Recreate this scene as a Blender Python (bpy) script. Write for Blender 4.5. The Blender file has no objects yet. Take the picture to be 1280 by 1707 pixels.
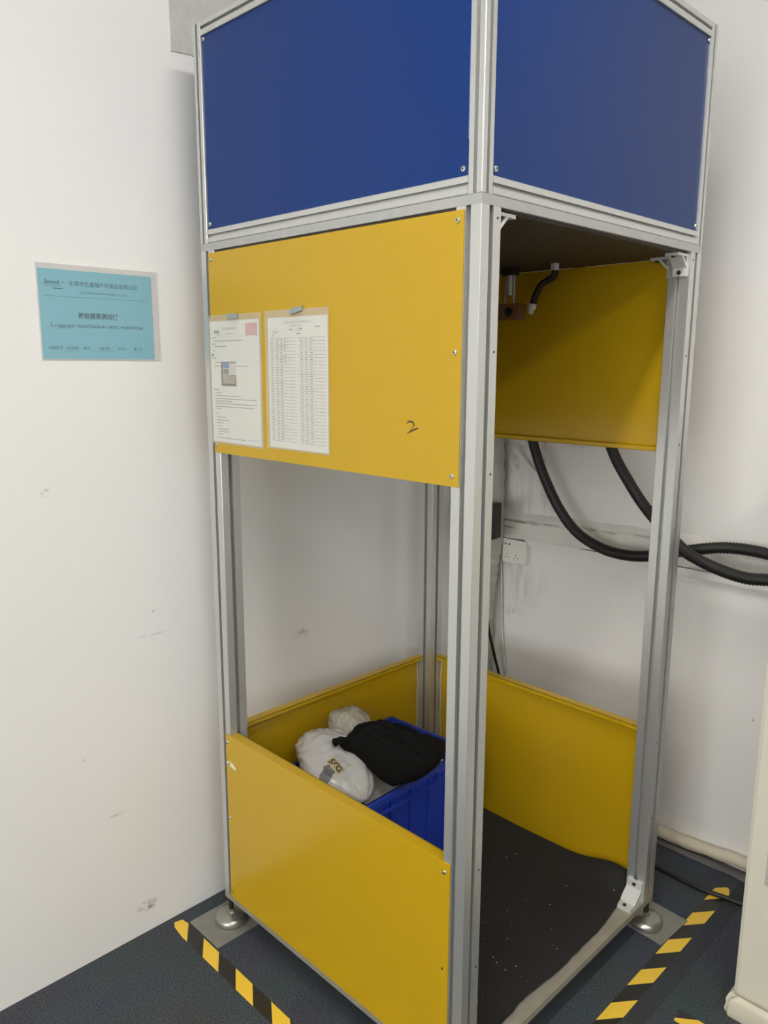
import bpy, bmesh, math, random
from mathutils import Vector, Matrix, noise
random.seed(7)
C = bpy.context.scene.collection
SC = bpy.context.scene
PI = math.pi

# ---------------------------------------------------------------- camera
CAM = Vector((-1.17525, -0.93443, 1.70078)); YAW, PITCH, ROLL, FPX = 0.7876, 0.1879, 0.0038, 1306.3
f = Vector((math.cos(YAW)*math.cos(PITCH), math.sin(YAW)*math.cos(PITCH), -math.sin(PITCH)))
r = Vector((math.sin(YAW), -math.cos(YAW), 0)); u = r.cross(f)
r2 = r*math.cos(ROLL)+u*math.sin(ROLL); u2 = -r*math.sin(ROLL)+u*math.cos(ROLL)
cd = bpy.data.cameras.new('camera'); cam = bpy.data.objects.new('camera', cd); C.objects.link(cam)
cam.matrix_world = Matrix(((r2.x, u2.x, -f.x, CAM.x), (r2.y, u2.y, -f.y, CAM.y), (r2.z, u2.z, -f.z, CAM.z), (0, 0, 0, 1)))
cd.sensor_fit = 'VERTICAL'; cd.sensor_height = 24.0; cd.lens = FPX/1707*24.0; cd.clip_start = 0.02
SC.camera = cam

# ---------------------------------------------------------------- light and exposure
LIGHTS = [(-0.45, -0.50, 'nearest'), (-1.3, -2.3, 'behind'), (-3.4, -0.50, 'left'), (-3.4, -2.6, 'far'), (-5.2, -1.4, 'end')]
CEIL = 3.32
SC.view_settings.view_transform = 'Standard'; SC.view_settings.look = 'None'
SC.view_settings.exposure = -0.19; SC.view_settings.gamma = 1.0; SC.view_settings.use_curve_mapping = False
w = bpy.data.worlds.new('world'); SC.world = w; w.use_nodes = True
w.node_tree.nodes['Background'].inputs[0].default_value = (0.9, 0.93, 1, 1)
w.node_tree.nodes['Background'].inputs[1].default_value = 0.1

# ---------------------------------------------------------------- materials
def nodes(m): return m.node_tree.nodes, m.node_tree.links
def mat(name, col, rough=0.5, metal=0.0, bump=0.0, bscale=50, var=0.0, vscale=4, coat=0.0, alpha=1.0, emit=0, spec=0.5, sheen=0, vs=(1, 1, 1), ridged=False):
    m = bpy.data.materials.new(name); m.use_nodes = True
    N, L = nodes(m); b = N['Principled BSDF']
    b.inputs['Base Color'].default_value = (*col, 1); b.inputs['Roughness'].default_value = rough
    b.inputs['Metallic'].default_value = metal; b.inputs['Coat Weight'].default_value = coat
    b.inputs['Coat Roughness'].default_value = 0.12
    b.inputs['Alpha'].default_value = alpha; b.inputs['Specular IOR Level'].default_value = spec
    b.inputs['Sheen Weight'].default_value = sheen
    if emit:
        b.inputs['Emission Color'].default_value = (*col, 1); b.inputs['Emission Strength'].default_value = emit
    g = N.new('ShaderNodeNewGeometry')
    mp = N.new('ShaderNodeMapping'); L.new(g.outputs['Position'], mp.inputs[0]); mp.inputs['Scale'].default_value = vs
    if bump:
        n = N.new('ShaderNodeTexNoise'); n.inputs['Scale'].default_value = bscale; n.inputs['Detail'].default_value = 5
        L.new(mp.outputs[0], n.inputs['Vector'])
        if ridged: n.noise_type = 'RIDGED_MULTIFRACTAL'; n.inputs['Detail'].default_value = 2; n.inputs['Distortion'].default_value = .6
        bp = N.new('ShaderNodeBump'); bp.inputs['Strength'].default_value = bump; bp.inputs['Distance'].default_value = 0.01
        L.new(n.outputs['Fac'], bp.inputs['Height']); L.new(bp.outputs[0], b.inputs['Normal'])
    if var:
        n = N.new('ShaderNodeTexNoise'); n.inputs['Scale'].default_value = vscale; n.inputs['Detail'].default_value = 6
        L.new(mp.outputs[0], n.inputs['Vector'])
        mx = N.new('ShaderNodeMixRGB'); mx.inputs[1].default_value = (*[c*(1-var) for c in col], 1)
        mx.inputs[2].default_value = (*[min(1, c*(1+var)) for c in col], 1)
        L.new(n.outputs['Fac'], mx.inputs[0]); L.new(mx.outputs[0], b.inputs['Base Color'])
    return m

def math_node(N, L, op, a, b=None, c=None):
    n = N.new('ShaderNodeMath'); n.operation = op
    for i, v in enumerate((a, b, c)):
        if v is None: continue
        if isinstance(v, (int, float)): n.inputs[i].default_value = v
        else: L.new(v, n.inputs[i])
    return n.outputs[0]

def add_spots(m, spots, dark, nscale=90, stretch=(1, 1, 1)):
    """dirt marks of their own shape, each at a fixed place on the wall: (x, y, z, rx, ry, rz, strength)"""
    N, L = nodes(m); b = N['Principled BSDF']
    g = N.new('ShaderNodeNewGeometry'); acc = None
    nz = N.new('ShaderNodeTexNoise'); nz.inputs['Scale'].default_value = nscale; nz.inputs['Detail'].default_value = 4
    mq = N.new('ShaderNodeMapping'); mq.inputs['Scale'].default_value = stretch; L.new(g.outputs['Position'], mq.inputs[0]); L.new(mq.outputs[0], nz.inputs['Vector'])
    for (x, y, z, rx, ry, rz, s) in spots:
        mp = N.new('ShaderNodeMapping'); mp.vector_type = 'POINT'
        mp.inputs['Location'].default_value = (-x/rx, -y/ry, -z/rz); mp.inputs['Scale'].default_value = (1/rx, 1/ry, 1/rz)
        L.new(g.outputs['Position'], mp.inputs[0])
        ln = N.new('ShaderNodeVectorMath'); ln.operation = 'LENGTH'; L.new(mp.outputs[0], ln.inputs[0])
        v = math_node(N, L, 'MAXIMUM', math_node(N, L, 'SUBTRACT', 1.25, ln.outputs['Value']), 0)
        v = math_node(N, L, 'MULTIPLY', v, math_node(N, L, 'SUBTRACT', nz.outputs['Fac'], 0.42))
        v = math_node(N, L, 'MULTIPLY', v, s*6)
        v = math_node(N, L, 'MINIMUM', math_node(N, L, 'MAXIMUM', v, 0), s)
        acc = v if acc is None else math_node(N, L, 'MAXIMUM', acc, v)
    mx = N.new('ShaderNodeMixRGB'); mx.inputs[2].default_value = (*dark, 1)
    src = b.inputs['Base Color'].links[0].from_socket if b.inputs['Base Color'].links else None
    if src: L.new(src, mx.inputs[1])
    else: mx.inputs[1].default_value = b.inputs['Base Color'].default_value
    L.new(acc, mx.inputs[0]); L.new(mx.outputs[0], b.inputs['Base Color'])

M = {}
M['wall'] = mat('painted_plaster', (0.84, 0.82, 0.785), 0.65, bump=0.12, bscale=9, var=0.03, vscale=1.5)
M['wall_r'] = mat('painted_plaster_right', (0.83, 0.805, 0.765), 0.65, bump=0.22, bscale=14, var=0.05, vscale=3)
M['room'] = mat('room_paint', (0.72, 0.71, 0.69), 0.7)
M['ceiling'] = mat('ceiling_paint', (0.82, 0.81, 0.79), 0.8)
M['rough'] = mat('rough_plaster', (0.55, 0.53, 0.50), 0.8, bump=0.6, bscale=16, var=0.16, vscale=14)
M['alu'] = mat('anodised_aluminium', (0.60, 0.60, 0.575), 0.36, 0.75, bump=0.02, bscale=40, vs=(1, 1, 0.05))
M['alu_flat'] = mat('mill_aluminium_bar', (0.47, 0.47, 0.455), 0.42, 0.65, var=0.12, vscale=30)
M['alu_dark'] = mat('dark_strap_metal', (0.10, 0.10, 0.10), 0.5, 0.5)  # plain dark grey metal, worn by the equipment box strap
M['yellow'] = mat('yellow_powder_coat', (0.50, 0.305, 0.0055), 0.27, coat=0.2, spec=0.35)
M['blue'] = mat('blue_powder_coat', (0.003, 0.029, 0.150), 0.34, coat=0.04, spec=0.22)
M['steel'] = mat('zinc_screw', (0.62, 0.62, 0.60), 0.28, 0.9)
M['black'] = mat('black_metal', (0.015, 0.014, 0.012), 0.45)
M['footsteel'] = mat('worn_foot_steel', (0.42, 0.40, 0.35), 0.30, 0.85, var=0.2, vscale=30)
M['plate'] = mat('dull_steel_plate', (0.27, 0.26, 0.225), 0.5, 0.4, var=0.2, vscale=25)
M['bracket'] = mat('white_cast_bracket', (0.66, 0.65, 0.61), 0.4, 0.3)
M['board'] = mat('dark_stained_board', (0.042, 0.028, 0.016), 0.6, bump=0.3, bscale=20, var=0.95, vscale=11, vs=(5, 0.7, 1))
M['rubber'] = mat('black_rubber_mat', (0.010, 0.009, 0.0075), 0.85, bump=0.4, bscale=160, var=0.5, vscale=7)
M['crate'] = mat('blue_plastic', (0.022, 0.058, 0.46), 0.36, var=0.08)
M['hose'] = mat('black_hose', (0.008, 0.007, 0.006), 0.5)
M['blackcloth'] = mat('black_woven_cloth', (0.007, 0.0065, 0.006), 0.95, bump=0.4, bscale=120, spec=0.2)
M['whitebag'] = mat('crinkled_white_plastic', (0.60, 0.58, 0.54), 0.22, bump=1.0, bscale=15, var=0.16, vscale=18, vs=(1.6, .8, 1), ridged=True)
M['clearbag'] = mat('cloudy_clear_plastic', (0.54, 0.50, 0.41), 0.16, bump=1.0, bscale=20, var=0.2, vscale=20, alpha=0.68, ridged=True)
M['paper'] = mat('white_paper', (0.80, 0.80, 0.78), 0.6)
M['bluecard'] = mat('light_blue_card', (0.235, 0.47, 0.55), 0.35, var=0.02)
M['laminate'] = mat('clear_laminate', (0.76, 0.74, 0.70), 0.2, alpha=0.75)
M['edgefilm'] = mat('pale_blue_film_edge', (0.25, 0.36, 0.58), 0.3)
M['sleeve'] = mat('clear_plastic_sleeve', (0.70, 0.66, 0.55), 0.12, alpha=0.25)
M['ink'] = mat('grey_print_ink', (0.10, 0.14, 0.16), 0.6)
M['inkfaint'] = mat('faint_print_ink', (0.20, 0.21, 0.21), 0.6)
M['marker'] = mat('dark_marker_ink', (0.05, 0.025, 0.01), 0.5)
M['red'] = mat('red_stamp_ink', (0.66, 0.30, 0.33), 0.6)
M['magnet'] = mat('grey_magnet', (0.30, 0.34, 0.33), 0.35, 0.2)
M['socket'] = mat('ivory_socket_plastic', (0.80, 0.78, 0.72), 0.4)
M['duct'] = mat('white_duct_plastic', (0.78, 0.765, 0.72), 0.45)
M['cabinet'] = mat('beige_casing', (0.62, 0.58, 0.47), 0.45, var=0.02)
M['cabinet_base'] = mat('beige_plinth', (0.58, 0.53, 0.41), 0.5, var=0.12, vscale=20)
M['greypanel'] = mat('grey_inset_panel', (0.42, 0.41, 0.37), 0.5)
M['wrap'] = mat('grey_green_plastic_wrap', (0.44, 0.44, 0.37), 0.3, bump=0.4, bscale=20, var=0.25, vscale=12, vs=(1, 1, 1))
M['skirt'] = mat('yellowed_lagging', (0.62, 0.55, 0.42), 0.6, bump=0.7, bscale=24, var=0.15, vscale=20)
M['film'] = mat('pale_grey_film', (0.34, 0.32, 0.31), 0.35)
M['lint'] = mat('white_lint', (0.7, 0.68, 0.62), 0.8)
M['brown'] = mat('brown_valve_body', (0.20, 0.10, 0.045), 0.5)
M['primer'] = mat('chipped_bare_metal', (0.72, 0.68, 0.55), 0.5)
M['lampwhite'] = mat('lamp_diffuser', (1.0, 0.99, 0.965), 0.5, emit=58)
M['fill_pane'] = mat('fill_pane_glow', (0.95, 0.98, 1.0), 0.3, emit=7.5)  # glow of the added pane that fills the room from its far end
M['lampframe'] = mat('lamp_frame', (0.8, 0.8, 0.8), 0.4)
M['mortar'] = mat('mortar_ledge', (0.76, 0.73, 0.67), 0.7, bump=0.9, bscale=22, var=0.08, vscale=16)
M['thinwhite'] = mat('thin_white_cable', (0.62, 0.60, 0.54), 0.4)
for k, c in (('p_blue', (0.12, 0.25, 0.55)), ('p_dark', (0.14, 0.15, 0.16)), ('p_beige', (0.42, 0.38, 0.30)), ('p_light', (0.62, 0.60, 0.58)), ('p_brown', (0.28, 0.22, 0.19))):
    M[k] = mat('photo_' + k[2:], c, 0.5)

def stripe_mat(name, axis, phase, period, slope, across0):
    """diagonal black and yellow hazard tape, along world axis 0 or 1"""
    m = mat(name, (0.8, 0.5, 0.03), 0.4, coat=0.1); N, L = nodes(m); b = N['Principled BSDF']
    g = N.new('ShaderNodeNewGeometry'); s = N.new('ShaderNodeSeparateXYZ'); L.new(g.outputs['Position'], s.inputs[0])
    a = s.outputs[axis]; c = s.outputs[1-axis]
    t = math_node(N, L, 'SUBTRACT', a, math_node(N, L, 'MULTIPLY', math_node(N, L, 'SUBTRACT', c, across0), slope))
    t = math_node(N, L, 'DIVIDE', math_node(N, L, 'SUBTRACT', t, phase), period)
    t = math_node(N, L, 'FRACT', math_node(N, L, 'ADD', t, 20))
    t = math_node(N, L, 'LESS_THAN', t, 0.485)
    mx = N.new('ShaderNodeMixRGB'); mx.inputs[1].default_value = (0.018, 0.017, 0.014, 1); mx.inputs[2].default_value = (0.83, 0.53, 0.045, 1)
    L.new(t, mx.inputs[0]); L.new(mx.outputs[0], b.inputs['Base Color']); return m
M['tapeA'] = stripe_mat('hazard_tape_left', 1, 0.769, 0.1675, 1.45, -0.136)
M['tapeB'] = stripe_mat('hazard_tape_right', 0, 1.042, 0.1680, -1.27, -0.116)
M['tapeC'] = stripe_mat('hazard_tape_front', 1, -0.30, 0.1675, -1.3, 0.64)

def carpet():
    m = mat('blue_grey_carpet', (0.05, 0.055, 0.06), 0.95, bump=0.5, bscale=260); N, L = nodes(m); b = N['Principled BSDF']
    g = N.new('ShaderNodeNewGeometry')
    n1 = N.new('ShaderNodeTexNoise'); n1.inputs['Scale'].default_value = 230; n1.inputs['Detail'].default_value = 4
    n2 = N.new('ShaderNodeTexNoise'); n2.inputs['Scale'].default_value = 5; n2.inputs['Detail'].default_value = 5
    for n in (n1, n2): L.new(g.outputs['Position'], n.inputs['Vector'])
    mx = N.new('ShaderNodeMixRGB'); mx.inputs[1].default_value = (0.022, 0.027, 0.032, 1); mx.inputs[2].default_value = (0.098, 0.115, 0.13, 1)
    rp = N.new('ShaderNodeMapRange'); rp.inputs['From Min'].default_value = 0.32; rp.inputs['From Max'].default_value = 0.68
    L.new(n1.outputs['Fac'], rp.inputs[0]); L.new(rp.outputs[0], mx.inputs[0])
    m2 = N.new('ShaderNodeMixRGB'); m2.blend_type = 'MULTIPLY'; m2.inputs[0].default_value = 0.5
    L.new(mx.outputs[0], m2.inputs[1]); L.new(n2.outputs['Color'], m2.inputs[2])
    # grimy strip where an older floor tape was pulled off, beside the right-hand tape
    s = N.new('ShaderNodeSeparateXYZ'); L.new(g.outputs['Position'], s.inputs[0])
    d = math_node(N, L, 'ABSOLUTE', math_node(N, L, 'ADD', s.outputs[1], 0.142))
    d = math_node(N, L, 'ADD', d, math_node(N, L, 'MULTIPLY', math_node(N, L, 'SUBTRACT', n2.outputs['Fac'], 0.5), 0.02))
    k = math_node(N, L, 'LESS_THAN', d, 0.026)
    k = math_node(N, L, 'MULTIPLY', k, math_node(N, L, 'GREATER_THAN', s.outputs[0], 0.1))
    k = math_node(N, L, 'MULTIPLY', k, math_node(N, L, 'MULTIPLY', n2.outputs['Fac'], 0.8))
    m3 = N.new('ShaderNodeMixRGB'); m3.inputs[2].default_value = (0.020, 0.019, 0.016, 1)
    L.new(k, m3.inputs[0]); L.new(m2.outputs[0], m3.inputs[1]); L.new(m3.outputs[0], b.inputs['Base Color'])
    return m
M['carpet'] = carpet()
Y1 = 1.06; X1 = 1.39
add_spots(M['wall'], [(-0.19, Y1, 0.085, .035, .2, .018, .8), (-0.40, Y1, 1.375, .012, .2, .012, .5), (-0.12, Y1, 1.00, .008, .2, .006, .6),
    (-0.13, Y1, 0.93, .04, .2, .004, .3), (0.42, Y1, .80, .03, .2, .018, .45), (0.44, Y1, .52, .03, .2, .02, .4),
    (-0.27, Y1, .42, .03, .2, .005, .35), (-0.35, Y1, .62, .006, .2, .006, .5)], (0.22, 0.20, 0.18))
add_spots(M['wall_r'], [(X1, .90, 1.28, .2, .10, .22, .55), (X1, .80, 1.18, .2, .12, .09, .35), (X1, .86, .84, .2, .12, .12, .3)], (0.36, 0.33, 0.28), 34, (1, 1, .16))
add_spots(M['wall_r'], [(X1, .90, 1.33, .2, .012, .014, .8), (X1, .865, 1.375, .2, .02, .010, .7), (X1, .885, 1.30, .2, .010, .010, .7),
    (X1, .02, 1.13, .2, .005, .006, .8), (X1, -.085, .55, .2, .004, .006, .9), (X1, .62, 1.40, .2, .07, .01, .3), (X1, .9, .70, .2, .06, .02, .3)], (0.25, 0.23, 0.20))

add_spots(M['mortar'], [(X1-.028, .87, 1.083, .1, .12, .006, .8), (X1-.028, .72, 1.090, .1, .10, .005, .7), (X1-.028, .52, 1.099, .1, .10, .006, .8), (X1-.028, .33, 1.106, .1, .09, .005, .7), (X1-.028, .9, 1.055, .1, .06, .005, .6)], (.20, .17, .12), 30, (1, .35, 1))
# ---------------------------------------------------------------- helpers
def tag(o, label=None, cat=None, group=None, kind=None):
    if label: o['label'] = label
    if cat: o['category'] = cat
    if group: o['group'] = group
    if kind: o['kind'] = kind
    return o
def empty(name, loc=(0, 0, 0), rz=0):
    o = bpy.data.objects.new(name, None); C.objects.link(o); o.location = loc; o.rotation_euler = (0, 0, rz); o.empty_display_size = .1
    return o
def obj(name, bm, mats, parent=None, smooth=False, angle=None):
    bmesh.ops.recalc_face_normals(bm, faces=bm.faces)
    me = bpy.data.meshes.new(name); bm.to_mesh(me); bm.free()
    for m in (mats if isinstance(mats, (list, tuple)) else [mats]): me.materials.append(M[m])
    if smooth:
        for p in me.polygons: p.use_smooth = True
        if angle: me.set_sharp_from_angle(angle=angle)
    o = bpy.data.objects.new(name, me); C.objects.link(o)
    if parent:
        o.parent = parent; o.matrix_parent_inverse = wmat(parent).inverted()
    return o
def wmat(o):
    m = o.matrix_basis.copy()
    return wmat(o.parent) @ o.matrix_parent_inverse @ m if o.parent else m
def box(bm, x0, x1, y0, y1, z0, z1, bev=0.0, mi=0):
    vs = [bm.verts.new((x, y, z)) for x in (x0, x1) for y in (y0, y1) for z in (z0, z1)]
    fs = [bm.faces.new([vs[i] for i in q]) for q in ((0, 1, 3, 2), (4, 6, 7, 5), (0, 4, 5, 1), (2, 3, 7, 6), (0, 2, 6, 4), (1, 5, 7, 3))]
    for q in fs: q.material_index = mi
    if bev:
        es = list({e for q in fs for e in q.edges})
        r_ = bmesh.ops.bevel(bm, geom=es, offset=bev, segments=2, affect='EDGES', profile=.6)
        for q in r_['faces']: q.material_index = mi
def B(*a, bev=0.0):
    bm = bmesh.new(); box(bm, *a, bev=bev); return bm
def prism(bm, pts, z0, z1, mi=0, tf=None):
    tf = tf or (lambda p: p)
    a = [bm.verts.new(tf(Vector((p[0], p[1], z0)))) for p in pts]; b = [bm.verts.new(tf(Vector((p[0], p[1], z1)))) for p in pts]
    n = len(pts)
    for i in range(n):
        q = bm.faces.new((a[i], a[(i+1) % n], b[(i+1) % n], b[i])); q.material_index = mi
    for cap in (a[::-1], b):
        q = bm.faces.new(cap); q.material_index = mi
def slot_section(s, g, d, c=0.0015):
    """square extrusion section of side s with one T-slot of width g, depth d in every face"""
    h = s/2; side = [(-h+c, -h), (-g/2, -h), (-g/2, -h+d*.35), (-g*.9, -h+d*.35), (-g*.9, -h+d), (g*.9, -h+d), (g*.9, -h+d*.35), (g/2, -h+d*.35), (g/2, -h), (h-c, -h)]
    pts = []
    for k in range(4):
        a = k*PI/2
        for x, y in side: pts.append((x*math.cos(a)-y*math.sin(a), x*math.sin(a)+y*math.cos(a)))
    return pts
def extrusion(p0, p1, s, g, d):
    """slotted profile from p0 to p1 (axis aligned)"""
    p0, p1 = Vector(p0), Vector(p1); ax = (p1-p0); L_ = ax.length; ax.normalize()
    if abs(ax.z) > .5: X, Y = Vector((1, 0, 0)), Vector((0, 1, 0))
    elif abs(ax.x) > .5: X, Y = Vector((0, 1, 0)), Vector((0, 0, 1))
    else: X, Y = Vector((0, 0, 1)), Vector((1, 0, 0))
    bm = bmesh.new(); prism(bm, slot_section(s, g, d), 0, L_, tf=lambda p: p0+X*p.x+Y*p.y+ax*p.z)
    return bm
def frame_from(n):
    n = Vector(n).normalized(); a = Vector((0, 0, 1)) if abs(n.z) < .9 else Vector((1, 0, 0))
    X = a.cross(n).normalized(); return X, n.cross(X), n
def lathe(bm, c, n, prof, seg=20, mi=0):
    X, Y, Z = frame_from(n); c = Vector(c); rings = []
    for (rr, h) in prof:
        rings.append([bm.verts.new(c+Z*h+(X*math.cos(2*PI*k/seg)+Y*math.sin(2*PI*k/seg))*max(rr, 1e-5)) for k in range(seg)])
    for a, b in zip(rings, rings[1:]):
        for k in range(seg):
            q = bm.faces.new((a[k], a[(k+1) % seg], b[(k+1) % seg], b[k])); q.material_index = mi
    for cap in (rings[0][::-1], rings[-1]):
        q = bm.faces.new(cap); q.material_index = mi
def smooth_path(pts, n=8):
    P = [Vector(p) for p in pts]; P = [P[0]*2-P[1]]+P+[P[-1]*2-P[-2]]; out = []
    for i in range(1, len(P)-2):
        a, b, c, d = P[i-1:i+3]
        for k in range(n):
            t = k/n; out.append(.5*((2*b)+(c-a)*t+(2*a-5*b+4*c-d)*t*t+(3*b-a-3*c+d)*t**3))
    out.append(P[-2]); return out
def tube(bm, pts, rad, seg=10, corr=0, pitch=.006, mi=0):
    if corr:
        L_ = sum((b-a).length for a, b in zip(pts, pts[1:])); n = int(L_/pitch*2); res = []; acc = 0; j = 0
        lens = [0]
        for a, b in zip(pts, pts[1:]): lens.append(lens[-1]+(b-a).length)
        for k in range(n+1):
            s = L_*k/n
            while j < len(lens)-2 and lens[j+1] < s: j += 1
            t = (s-lens[j])/max(1e-9, lens[j+1]-lens[j]); res.append(pts[j].lerp(pts[j+1], min(1, t)))
        pts = res
    rings = []; up = Vector((0.13, 0.2, 1)).normalized()
    for i, p in enumerate(pts):
        d = (pts[min(i+1, len(pts)-1)]-pts[max(i-1, 0)]).normalized()
        X = up.cross(d)
        if X.length < .05: X = Vector((1, 0, 0)).cross(d)
        X.normalize(); Y = d.cross(X); up = Y
        rr = rad(i/(len(pts)-1)) if callable(rad) else rad
        if corr: rr *= (1+corr*(1 if i % 2 else -1))
        rings.append([bm.verts.new(p+(X*math.cos(2*PI*k/seg)+Y*math.sin(2*PI*k/seg))*rr) for k in range(seg)])
    for a, b in zip(rings, rings[1:]):
        for k in range(seg):
            q = bm.faces.new((a[k], a[(k+1) % seg], b[(k+1) % seg], b[k])); q.material_index = mi
    for cap in (rings[0][::-1], rings[-1]):
        q = bm.faces.new(cap); q.material_index = mi
def screw(parent, p, n, rad=.0055, m=('steel', 'black')):
    """pan head screw with a hexagon socket"""
    bm = bmesh.new()
    lathe(bm, p, n, [(rad*1.0, -.001), (rad*1.0, .0012), (rad*.82, .003), (rad*.5, .0036)], 16)
    lathe(bm, Vector(p)+Vector(n)*.0036, n, [(rad*.42, 0), (rad*.42, .0003)], 6, mi=1)
    return obj('screw', bm, m, parent, smooth=True, angle=.6)
def text_into(bm, body, origin, X, Y, height, width=None, mi=0, bold=0.0, shear=0.0):
    """flat lettering laid on the plane spanned by X (reading direction) and Y (up)"""
    cu = bpy.data.curves.new('t', 'FONT'); cu.body = body; cu.size = 1.0; cu.shear = shear; cu.offset = bold
    cu.resolution_u = 3
    o = bpy.data.objects.new('t', cu); C.objects.link(o)
    dg = bpy.context.evaluated_depsgraph_get(); dg.update()
    me = bpy.data.meshes.new_from_object(o.evaluated_get(dg))
    bpy.data.objects.remove(o); bpy.data.curves.remove(cu)
    if not me.vertices: return
    xs = [v.co.x for v in me.vertices]; ys = [v.co.y for v in me.vertices]
    s = height/(max(ys)-min(ys)); sx = (width/(max(xs)-min(xs))) if width else s
    O = Vector(origin); X = Vector(X); Y = Vector(Y); vs = []
    for v in me.vertices: vs.append(bm.verts.new(O+X*(v.co.x-min(xs))*sx+Y*(v.co.y-min(ys))*s))
    for p in me.polygons:
        try: q = bm.faces.new([vs[i] for i in p.vertices]); q.material_index = mi
        except ValueError: pass
    bpy.data.meshes.remove(me)
def quad(bm, O, X, Y, a0, a1, b0, b1, mi=0):
    O, X, Y = Vector(O), Vector(X), Vector(Y)
    q = bm.faces.new([bm.verts.new(O+X*a+Y*b) for a, b in ((a0, b0), (a1, b0), (a1, b1), (a0, b1))]); q.material_index = mi
def struct(name, bm, m): return tag(obj(name, bm, m), kind='structure')
def copy_tree(o, parent=None):
    c = o.copy(); C.objects.link(c)
    if parent: c.parent = parent
    for ch in [k for k in bpy.data.objects if k.parent == o and k.name in C.objects]: copy_tree(ch, c)
    return c

# ---------------------------------------------------------------- the room
XL, YB = -6.2, -4.9
struct('floor', B(XL, X1+.2, YB, Y1+.2, -.1, 0), 'carpet')
bm = bmesh.new(); box(bm, XL, X1+.2, Y1, Y1+.2, 0, CEIL); struct('wall_left', bm, 'wall')
struct('wall_right', B(X1, X1+.2, YB, Y1, 0, CEIL), 'wall_r')
struct('wall_back', B(XL, X1+.2, YB-.2, YB, 0, CEIL), 'room')
struct('wall_far', B(XL-.2, XL, YB-.2, Y1+.2, 0, CEIL), 'room')
struct('ceiling', B(XL-.2, X1+.2, YB-.2, Y1+.2, CEIL, CEIL+.1), 'ceiling')

struct('fill_pane_1', B(XL+.001, XL+.02, -3.8, .4, .95, 2.5), 'fill_pane')  # unseen glowing pane, added for level fill light through the machine's openings
struct('trim_4', B(XL+.001, XL+.05, -3.9, .5, .90, .945), 'lampframe')  # sill under the added glowing pane
# unpainted rough plaster left bare high on the left wall, behind the machine's top
bm = bmesh.new(); n = 24; edge = []
for i in range(n+1):
    x = .012+(X1-.014)*i/n; edge.append((x, 2.505+.012*noise.noise(Vector((i*.7, 0, 0)))))
top = [bm.verts.new((x, Y1-.003, CEIL-.002)) for x, z in edge]; bot = [bm.verts.new((x, Y1-.003, z)) for x, z in edge]
for i in range(n): bm.faces.new((bot[i], bot[i+1], top[i+1], top[i]))
g = bmesh.ops.extrude_face_region(bm, geom=bm.faces[:])
for v in [e for e in g['geom'] if isinstance(e, bmesh.types.BMVert)]: v.co.y += .0028
tag(obj('trim_1', bm, 'rough'), kind='structure')

# lumpy lagging along the foot of the right wall and the film strip under it
bm = bmesh.new(); pts = [Vector((X1-.022+.004*noise.noise(Vector((0, y*6, 1))), y, .028+.010*noise.noise(Vector((3, y*5, 0)))+min(.014, max(0, -.06*(y-.15))))) for y in [YB+.02+(Y1-YB-.04)*i/260 for i in range(261)]]
tube(bm, pts, .021, 12)
for v in bm.verts:
    v.co.x -= .003*noise.noise(v.co*30); v.co.z += .004*noise.noise(v.co*22+Vector((5, 5, 5)))
struct('baseboard_right', bm, 'skirt'); bpy.data.objects['baseboard_right'].data.polygons.foreach_set('use_smooth', [True]*len(bpy.data.objects['baseboard_right'].data.polygons))
bm = bmesh.new(); prev = None
for i in range(121):
    y = -1.6+(Y1-.02+1.6)*i/120; xo = X1-.062-.012*noise.noise(Vector((y*7, 2, 2)))
    cur = [bm.verts.new((X1-.004, y, .0035)), bm.verts.new((X1-.03, y, .004)), bm.verts.new((xo, y, .0035+.002*noise.noise(Vector((y*20, 0, 0)))))]
    if prev:
        for a in range(2): bm.faces.new((prev[a], prev[a+1], cur[a+1], cur[a]))
    prev = cur
bmesh.ops.solidify(bm, geom=bm.faces[:], thickness=.0015)
struct('trim_2', bm, 'film')

# rough ledge across the right wall
bm = bmesh.new(); rows = []
ny = 150
for i in range(ny+1):
    y = YB+.02+(.975-YB-.02)*i/ny if False else -1.8+(.965+1.8)*i/ny
    tz = -.022*min(1, max(0, (y-.2)/.75))
    sec = [(0, 1.135), (-.020, 1.118), (-.031, 1.100), (-.031, 1.045), (-.026, 1.030), (0, 1.028)]
    rows.append([bm.verts.new((X1+sx+.003*noise.noise(Vector((y*25, k, 0)))*(k > 0 and k < 5), y, z+tz+.006*noise.noise(Vector((y*14, k*2, 3))))) for k, (sx, z) in enumerate(sec)])
for a, b in zip(rows, rows[1:]):
    for k in range(5): bm.faces.new((a[k], a[k+1], b[k+1], b[k]))
bm.faces.new(rows[0]); bm.faces.new(rows[-1][::-1])
tag(obj('trim_3', bm, 'mortar', smooth=True, angle=.9), kind='structure')

# ceiling lamps
first = None
for i, (x, y, where) in enumerate(LIGHTS):
    if first is None:
        t = empty('ceiling_lamp', (0, 0, 0)); first = t
        bm = bmesh.new()
        for a in ((-.62, .62, -.09, -.08), (-.62, .62, .08, .09), (-.62, -.61, -.08, .08), (.61, .62, -.08, .08)): box(bm, *a, CEIL-.05, CEIL-.001)
        obj('lamp_frame', bm, 'lampframe', t)
        obj('lamp_diffuser', B(-.61, .61, -.08, .08, CEIL-.045, CEIL-.035), 'lampwhite', t)
    else: t = copy_tree(first)
    t.location = (x, y, 0)
    tag(t, {'nearest': 'flat white ceiling lamp above the photographer, nearest the machine', 'left': 'flat white ceiling lamp by the left wall, away from the machine',
            'behind': 'flat white ceiling lamp behind the photographer', 'far': 'flat white ceiling lamp in the middle of the room, diagonally behind the photographer', 'end': 'flat white ceiling lamp at the far end of the room'}[where], 'lamp', 'ceiling lamps')

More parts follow.
